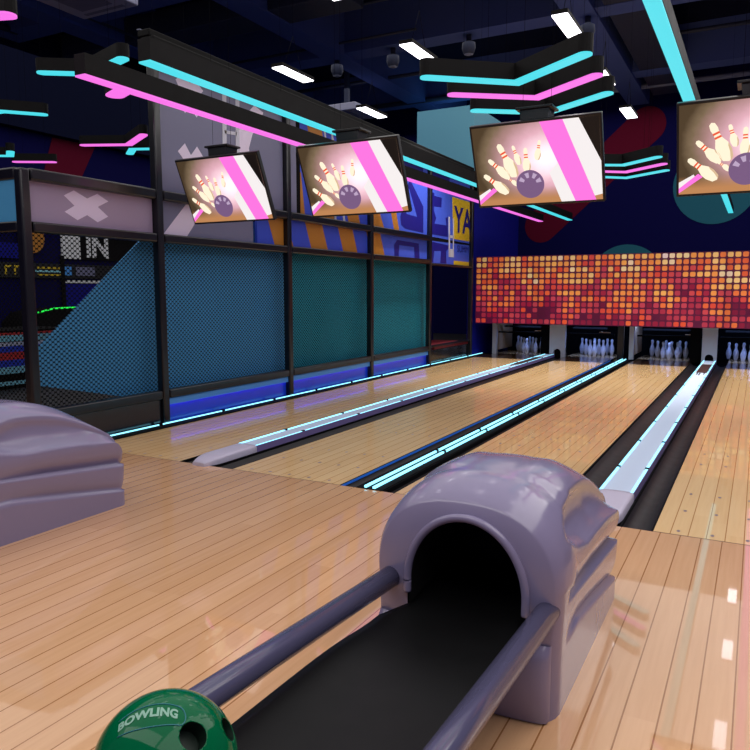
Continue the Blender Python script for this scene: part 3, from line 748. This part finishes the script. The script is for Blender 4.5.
q.box(0, .006, 1.8, 2.4, .12, .16, 'st_cyan').box(0, .006, 1.85, 2.4, .05, .08, 'myellow').box(0, .006, 2.5, 2.68, .06, .25, 'kicklight').box(0, .006, 2.8, 3.3, .06, .25, 'greyl').box(0, .006, .9, 1.0, .05, .25, 'kicklight')
q.build('stripe', t)
q = MB()
for k in range(2): q.box(0, .006, 1.12+.2*k, 1.26+.2*k, .2, .24, 'myellow').box(0, .006, 1.12+.2*k, 1.16+.2*k, .06, .2, 'myellow')
q.build('glyph', t)
o = MB().prism(disc_pts(9.74, 2.62, .3, 0), (0, .02, 0), 'morange')
for v in o.bm.verts: v.co = (WX + v.co.y, v.co.x, v.co.z)
o = o.build('round_sign'); tag(o, 'orange round sign on the arcade wall beside the cage corner', 'sign')
o = MB().box(WX-.02, WX+.01, 6.5, 9.5, 2.2, 2.5, 'navyside').build('wall_panel'); tag(o, 'blue panel on the arcade wall left of the orange sign', 'panel')
o = MB().box(WX-.02, WX+.02, 10.42, 10.5, .28, 2.3, 'matte').build('wall_pillar'); tag(o, 'thin black pillar under the lettered board', 'pillar')
o = MB().box(WX-.02, WX+.012, 10.5, 13, .3, 1.70, 'navyside').build('wall_panel'); tag(o, 'navy blue panel to the right of the thin black pillar', 'panel')
o = MB().box(WX-.02, WX+.016, 10.5, 13, 1.72, 1.78, 'board').build('wall_shelf'); tag(o, 'thin white ledge under the sign band', 'shelf')
t = thing('arcade_machine', 'dark rounded arcade machine edged with a green light', 'arcade machine', (-12.3, 9.42, .28))
P = []
for x in (-.4, .4): P.append([(x, -.75, 0), (x, -.75, .68), (x, -.55, .86), (x, -.2, .93), (x, .25, .94), (x, .6, .92), (x, .8, .84), (x, .8, 0)])
q = MB(); V = q.grid(P, 'matte'); q.bm.faces.new(V[0]); q.bm.faces.new(V[1][::-1]); bmesh.ops.recalc_face_normals(q.bm, faces=q.bm.faces[:]); q.build('cabinet', t)
MB().tube([(.41, -.55, .87), (.41, -.2, .94), (.41, .25, .95), (.41, .6, .93), (.41, .8, .85)], .014, 'green', 8).build('light_edge', t)
t = thing('striped_table', 'game table striped red, blue and pale cyan behind the cage corner', 'table', (-9.0, 6.0, .28))
MB().box(-.45, .45, -1.4, .95, .0, .30, 'matte', .02).build('base', t)
q = MB()
zz = [(.05, .10, 'st_cyan'), (.20, .29, 'st_cyan'), (.29, .38, 'st_blue'), (.38, .48, 'st_red'), (.48, .56, 'st_blue'), (.56, .61, 'mwhite'), (.62, .70, 'st_cyan'), (.70, .73, 'st_red')]
for a, b_, m in zz: q.box(-.46, .46, -1.42, .97, a, b_, m)
q.build('striped_side', t)
MB().box(-.43, .43, -1.38, .93, .73, .76, 'matte').build('top', t)

# ------------------------------------------------------------ bulkhead
o = struct(MB().box(-7.56, -6.1, 16.32, 19.99, 3.9, 5.86, 'bulk').build('wall_bulkhead')); o['label'] = 'pale cyan boxed bulkhead above the far end of the cage'

# ------------------------------------------------------------ lamps
def offset_path(pts, w, round_end=True, n=8):
    """outline of a band of half-width w round a plan polyline"""
    P = [Vector(p) for p in pts]; Lf, Rt = [], []
    for i, p in enumerate(P):
        if i == 0: d = (P[1]-P[0]).normalized(); nrm = Vector((-d.y, d.x)); k = 1
        elif i == len(P)-1: d = (P[-1]-P[-2]).normalized(); nrm = Vector((-d.y, d.x)); k = 1
        else:
            d0 = (P[i]-P[i-1]).normalized(); d1 = (P[i+1]-P[i]).normalized(); nrm = (Vector((-d0.y, d0.x))+Vector((-d1.y, d1.x))).normalized(); k = 1/max(.3, nrm.dot(Vector((-d0.y, d0.x))))
        Lf.append(p+nrm*w*k); Rt.append(p-nrm*w*k)
    out = list(Rt)
    d = (P[-1]-P[-2]).normalized()
    if round_end:
        a0 = math.atan2(d.y, d.x) - PI/2
        out += [P[-1]+w*Vector((math.cos(a0+PI*k/n), math.sin(a0+PI*k/n))) for k in range(1, n)]
    out += Lf[::-1]
    d = (P[0]-P[1]).normalized()
    if round_end:
        a0 = math.atan2(d.y, d.x) - PI/2
        out += [P[0]+w*Vector((math.cos(a0+PI*k/n), math.sin(a0+PI*k/n))) for k in range(1, n)]
    return out
def lamp(name, label, cat, pts, z, color, w=.065, h=.15, group=None, rnd=True, wires=(.2, .8)):
    c = Vector((sum(p[0] for p in pts)/len(pts), sum(p[1] for p in pts)/len(pts)))
    t = thing(name, label, cat, (c.x, c.y, z), group)
    loc = [Vector(p)-c for p in pts]
    MB().prism([(p.x, p.y, .014) for p in offset_path(loc, w, rnd)], (0, 0, h-.014), 'beam').build('housing', t)
    MB().prism([(p.x, p.y, 0) for p in offset_path(loc, w-.004, rnd)], (0, 0, .013), color).build('led_strip', t)
    if wires:
        for f in wires:
            k = f*(len(loc)-1); i0 = min(int(k), len(loc)-2); p = loc[i0].lerp(loc[i0+1], k-i0)
            MB().tube([(p.x, p.y, h), (p.x, p.y, 7.2-z)], .0014, 'matte', 6).build('suspension_wire', t)
    return t
ZB = 3.21
lamp('led_beam', 'long black beam with a pink light strip, in front of the cage', 'light beam', [(-4.755, 4.03), (-4.755, 17.4)], ZB, 'pink', .06, .17, rnd=False)
lamp('led_beam', 'long black beam with a cyan light strip, running beside the pink one', 'light beam', [(-4.06, 4.02), (-4.06, 17.4)], ZB, 'cyan', .06, .17, rnd=False)
lamp('led_beam', 'long black beam with a cyan light strip passing behind the rightmost monitor', 'light beam', [(-.64, 3.97), (-.64, 17.4)], ZB, 'cyan', .052, .13, rnd=False)
lamp('led_beam', 'long black beam with a pink light strip over the right hand lane, seen as a pink streak on the floor', 'light beam', [(.08, 3.97), (.08, 17.4)], ZB, 'pink', .055, .13, rnd=False)
G = 'angled pendant lights over the lanes'
def chev(x0, y0, xc, yc, x1, y1, color, label): lamp('pendant_light', label, 'pendant light', [(x0, y0), (xc, yc), (x1, y1)], ZB, color, .06, .14, G)
chev(-2.40, 5.36, -1.82, 5.83, -1.19, 5.38, 'cyan', 'nearest cyan chevron pendant light above the third monitor')
chev(-2.40, 5.92, -1.80, 6.35, -1.22, 5.93, 'pink', 'nearer pink chevron pendant light between two cyan ones')
chev(-2.42, 6.53, -1.86, 6.92, -1.24, 6.50, 'cyan', 'cyan chevron pendant light just behind the near pink one, over the third monitor mount')
chev(-2.30, 9.85, -1.70, 10.2, -1.22, 9.80, 'cyan', 'nearer cyan chevron pendant light of the small far trio')
chev(-2.30, 10.4, -1.76, 10.8, -1.22, 10.36, 'pink', 'pink chevron pendant light in the small far trio')
chev(-2.30, 10.95, -1.84, 11.35, -1.25, 10.92, 'cyan', 'rear cyan chevron pendant light of the small far trio')
# lights over the arcade, left
ZL = 3.6
def at36(x, y): return x*2.05/1.66+.06, y*2.05/1.66
def arc(pts, color, label, w=.06, wires=(.2, .8)): lamp('pendant_light', label, 'pendant light', [at36(*p) for p in pts], ZL, color, w, .13, 'pendant lights over the arcade', True, wires)
arc([(-5.0, 3.85), (-4.70, 4.05), (-4.2, 3.90)], 'cyan', 'cyan chevron pendant light behind the start of the pink beam')
arc([(-7.2, 4.37), (-6.38, 4.46), (-6.15, 4.72)], 'cyan', 'straight cyan pendant light in a thick black housing at the left photo edge')
arc([(-4.9, 2.73), (-4.18, 2.98)], 'pink', 'pink pendant light tip at the upper left corner of the photo', .075)
arc([(-7.0, 5.90), (-6.52, 6.12), (-5.98, 5.82)], 'pink', 'pink chevron pendant light left of the tall cage post', .06, (.62, .92))
arc([(-6.93, 6.52), (-6.68, 6.33), (-6.0, 6.62)], 'cyan', 'cyan chevron pendant light touching the tall cage post', .06, (.7, .95))
arc([(-8.9, 5.6), (-8.35, 5.92), (-8.1, 5.75)], 'cyan', 'small cyan pendant light above the cage corner')
arc([(-8.66, 6.22), (-8.25, 6.46)], 'pink', 'straight pink pendant light low above the cage corner')
arc([(-5.02, 4.57), (-4.66, 4.42)], 'pink', 'short pink pendant light mostly hidden by the pink beam', .1)

# ceiling panel lights
proto = None
def ceiling_panel(x, y, label):
    global proto
    if proto is None:
        proto = thing('ceiling_panel_light', label, 'ceiling light', (x, y, 4.15), 'small white ceiling panel lights')
        MB().box(-.08, .08, -.34, .34, .012, .05, 'beam').build('housing', proto)
        MB().box(-.075, .075, -.33, .33, 0, .012, 'panel').build('diffuser', proto)
        for yy in (-.2, .2): MB().tube([(0, yy, .05), (0, 0, .45)], .003, 'matte', 6).build('suspension_wire', proto)
        MB().tube([(0, 0, .45), (0, 0, 3.05)], .0014, 'matte', 6).build('suspension_wire', proto)
        o = proto
    else: o = copy_tree(proto, None, (x, y, 4.15))
    o['label'] = label
PL = {(-5.13, 7.5): 'white ceiling panel light above the second monitor, left of the others', (-3.46, 7.5): 'white ceiling panel light left of the chevron lights', (-1.82, 7.45): 'white ceiling panel light just above the nearest cyan chevron',
      (-5.18, 9.6): 'white ceiling panel light beside the small grey vent', (-1.84, 9.45): 'white ceiling panel light peeping between the chevron lights', (-1.85, 11.4): 'white ceiling panel light in front of the dark red wall stripe',
      (-3.46, 9.5): 'white ceiling panel light hidden behind the near chevron lights'}
for (x, y), lab in PL.items(): ceiling_panel(x, y, lab)
for x in (-5.15, -3.46, -1.82, -.15):
    for y in (1.5, 3.5, 5.5):
        if x < -5 and y > 5: continue
        ceiling_panel(x, y, 'white ceiling panel light above the approach, seen only reflected in the floor')
for y in (7.4, 9.73, 12.25, 14.55): ceiling_panel(-.14, y, 'white ceiling panel light over the right hand lane, hidden by the monitors')

# vents
def vent(x, y, z, w, label):
    t = thing('air_vent', label, 'air vent', (x, y, z))
    MB().box(-w, w, -w, w, 0, .16, 'vent', .02).build('casing', t)
    MB().box(-w*.55, w*.55, -w*.55, w*.55, -.012, .0, 'ventdark').build('grille', t)
    for s_ in (-1, 1): MB().box(-w*.7, w*.7, s_*w*.78-.03, s_*w*.78+.03, -.006, 0, 'ventdark').build('louvre', t)
    MB().box(-.05, .05, -.05, .05, .16, 7.2-z, 'pipe').build('hanger', t)
vent(-8.62, 7.35, 5.6, .56, 'square grey ceiling cassette vent at the top left')
vent(-8.7, 14.9, 5.6, .5, 'square grey ceiling vent behind a white panel light')

# pipes, rods and spotlights under the ceiling
def pipe(p, q, r, label, m='pipe'):
    o = MB().tube([p, q], r, m, 10).build('ceiling_pipe'); tag(o, label, 'pipe', 'dark pipes under the ceiling'); return o
PIPELAB = 'dark painted pipe running under the black ceiling'
for k in range(16):
    x = -12.5+.98*k+random.uniform(-.25, .25); z = random.uniform(6.3, 6.9); y0 = random.uniform(1, 7); y1 = y0+random.uniform(4, 9)
    pipe((x, y0, z), (x, min(y1, 19.8), z), random.choice((.03, .045, .06)), PIPELAB, random.choice(('pipe', 'pipe', 'duct')))
for k in range(14):
    y = 3+1.2*k+random.uniform(-.3, .3); z = random.uniform(6.3, 6.7); x0 = random.uniform(-13, -4); x1 = x0+random.uniform(3, 8)
    pipe((x0, min(y, 19.6), z), (min(x1, 4), min(y, 19.6), z), random.choice((.025, .04, .06)), PIPELAB, random.choice(('pipe', 'pipe', 'duct')))
def duct(p0, p1, w, h, label):
    q = MB().box(p0[0], p1[0], p0[1], p1[1], p0[2], p0[2]+h, 'pipe', .02); o = q.build('ceiling_duct'); tag(o, label, 'duct')
duct((-12.9, 10.5, 6.32), (-6.2, 11.2, 6.32), 0, .45, 'wide dark duct crossing under the ceiling above the arcade')
duct((-2.6, 8.2, 6.36), (-1.7, 19.5, 6.36), 0, .4, 'long dark duct running away above the third lane')
duct((-.2, 11.5, 6.32), (4.2, 12.1, 6.32), 0, .5, 'dark duct crossing the ceiling at the upper right')
def spot(x, y, z, label):
    t = thing('spotlight', label, 'spotlight', (x, y, z), 'dark dome spotlights on the beams')
    MB().tube([(0, 0, 0), (0, 0, .12)], .05, 'pipe', 12).build('stem', t)
    MB().lathe([(.03, -.24), (.10, -.22), (.13, -.12), (.12, -.03), (.06, 0)], 'pipe', 18).build('dome', t)
    MB().lathe([(.05, -.25), (.085, -.235)], 'duct', 18).build('lens', t)
spot(-8.0, 13.3, 6.23, 'dark dome spotlight on the crossing of the ceiling beams'); spot(-6.7, 13.3, 6.23, 'dark dome spotlight right of the beam crossing'); spot(-5.1, 13.3, 6.23, 'dark dome spotlight in the middle of the cross beam'); spot(-2.9, 13.3, 6.18, 'dark dome spotlight left of the cyan beam at the upper right')

# ------------------------------------------------------------ monitors
def monitor(x, y, z, label, base=[None]):
    if base[0] is not None:
        o = copy_tree(base[0], None, (x, y, z)); o['label'] = label; return o
    t = thing('hanging_monitor', label, 'monitor', (x, y, z), 'monitors hanging over the lanes'); base[0] = t
    W, H, T = .555, .36, math.radians(24)
    R = Matrix.Rotation(T, 4, 'X')    # top leans toward the players
    def place(o): o.matrix_local = R; return o
    place(MB().box(-W, W, 0, .05, -H, H, 'bezel', .006).build('case', t))
    w, h = W-.018, H-.02
    q = MB(); yy = -.001
    def P2(pts, m, lay): q.face([(px*w, yy-.0006*lay, pz*h) for px, pz in pts], m)
    P2([(-1, -1), (1, -1), (1, 1), (-1, 1)], 'pic', 0)
    # pale stripe, pink stripe, white stripe and black corner on the right
    P2([(.20, -.25), (.42, .12), (.62, -1), (.36, -1)], 's_white', 2)
    P2([(.1, 1), (.46, 1), (.90, -1), (.58, -1)], 's_pink', 3)
    P2([(.46, 1), (.70, 1), (1, -.05), (1, -.86), (.88, -.9)], 's_white', 3)
    P2([(.70, 1), (1, 1), (1, -.05)], 's_black', 4)
    P2([(-1, -.90), (-1, -.72), (-.80, -.55), (-.78, -.62)], 's_white', 2); P2([(-1, -.97), (-1, -.86), (-.74, -.54), (-.68, -.62)], 's_pink', 3)
    # flying pins
    prof = [(0, 0), (.35, .06), (.5, .25), (.46, .42), (.25, .58), (.2, .7), (.26, .84), (.2, .96), (0, 1)]
    def pinpic(cx, cz, ln, ang, lay):
        a = math.radians(ang); d = (math.sin(a), math.cos(a)); e = (math.cos(a), -math.sin(a)); asp = w/h
        def pt(u, v): return ((cx + (d[0]*v*ln + e[0]*u*ln*.33)/asp), cz + d[1]*v*ln + e[1]*u*ln*.33)
        P2([pt(u, v) for u, v in prof] + [pt(-u, v) for u, v in prof[-2:0:-1]], 's_pin', lay)
        for v0, v1 in ((.60, .65), (.70, .75)): P2([pt(.25, v0), pt(.22, v1), pt(-.22, v1), pt(-.25, v0)], 's_red', lay+1)
        P2([pt(.46, .42), pt(.5, .25), pt(.35, .06), pt(.1, .0), pt(.3, .2), pt(.36, .35)], 's_shade', lay+1)
    pinpic(-.49, -.70, .80, -50, 6); pinpic(-.45, -.31, .72, -45, 5); pinpic(-.34, -.30, .95, -24, 6); pinpic(-.26, .0, .52, -16, 5); pinpic(-.15, -.22, .64, 0, 6); pinpic(.02, .08, .5, 12, 4); pinpic(-.31, -.52, .38, -52, 4)
    def dpic(cx, cz, r, m, lay, n=36): P2([(cx + r*h/w*math.cos(2*PI*k/n), cz+r*math.sin(2*PI*k/n)) for k in range(n)], m, lay)
    dpic(-.12, -.50, .36, 's_ball', 9)
    for a in (60, 105, 150, 20):
        a0, a1 = math.radians(a-11), math.radians(a+11)
        P2([(-.12+.17*h/w*math.cos(a0), -.50+.17*math.sin(a0)), (-.12+.3*h/w*math.cos(a0), -.50+.3*math.sin(a0)), (-.12+.3*h/w*math.cos(a1), -.50+.3*math.sin(a1)), (-.12+.17*h/w*math.cos(a1), -.50+.17*math.sin(a1))], 's_balll', 10)
    pass
    place(q.build('screen', t))
    # mount: plate and tapered bracket, cable up to the ceiling
    q = MB().prism([(-.11, -.1, .30), (.11, -.1, .30), (.125, -.1, .43), (-.125, -.1, .43)], (0, .18, 0), 'bezel').box(-.155, .155, -.12, .10, .43, .45, 'bezel', .004)
    q.build('mount', t)
    for xx in (-.12, .12): MB().tube([(xx, -.02, .445), (xx, -.02, 7.2-z)], .0016, 'matte', 6).build('hanging_cable', t)
    return t
ZM = 2.625
monitor(-5.12, 6.15, ZM, 'wide monitor showing flying bowling pins, leftmost of the four, before the grey mural')
monitor(-3.535, 6.15, ZM, 'wide monitor showing flying bowling pins, second from the left, before the orange stripes')
monitor(-1.735, 6.15, ZM, 'wide monitor showing flying bowling pins, under the nearest chevron lights')
monitor(-.075, 6.15, ZM, 'wide monitor showing flying bowling pins, cut by the right photo edge')

# ------------------------------------------------------------ light
def area(name, loc, size, power, color=(1, 1, 1), sy=None, rot=(0, 0, 0)):
    l = bpy.data.lights.new(name, 'AREA'); l.energy = power; l.color = color; l.shape = 'RECTANGLE'; l.size = size; l.size_y = sy or size
    o = bpy.data.objects.new(name, l); C.objects.link(o); o.location = loc; o.rotation_euler = rot; return o
area('overhead_fill', (-4.4, 8.6, 6.22), 17.4, 1020, (1, .96, .93), 22)  # added unseen fill over the whole hall, no such fixture
area('side_fill', (2.4, 7.0, 6.21), 4.0, 430, (1, .95, .92), 18.5)  # added fill out of view, placed so the floor doesn't mirror it
area('rear_fill', (-4.5, -1.4, 6.21), 9, 130, (1, .95, .93), 2.0)  # added fill behind the camera, no fixture there
def spotlamp(name, loc, aim, power, deg, color=(1, .95, .90)):
    l = bpy.data.lights.new(name, 'SPOT'); l.energy = power; l.spot_size = math.radians(deg); l.spot_blend = .8; l.shadow_soft_size = .12; l.color = color
    o = bpy.data.objects.new(name, l); C.objects.link(o); o.location = loc
    o.rotation_euler = (Vector(aim)-Vector(loc)).to_track_quat('-Z', 'Y').to_euler(); return o
for x in (-5.1, -2.9, -.7): spotlamp('lane_fill_spot', (x, 13.3, 5.95), (x, 13.6, 0), 950, 84)  # added to brighten the far lanes; the rightmost has no dome
area('pin_lamp', (-1.9, 17.22, .78), 6.6, 45, (.26, .42, 1), .08, (math.radians(35), 0, 0))
w = bpy.data.worlds.new('world'); S.world = w; w.use_nodes = True
w.node_tree.nodes['Background'].inputs['Color'].default_value = (.16, .16, .34, 1)
w.node_tree.nodes['Background'].inputs['Strength'].default_value = .35

S.view_settings.view_transform = 'Standard'; S.view_settings.look = 'None'; S.view_settings.exposure = 0; S.view_settings.gamma = 1; S.view_settings.use_curve_mapping = False
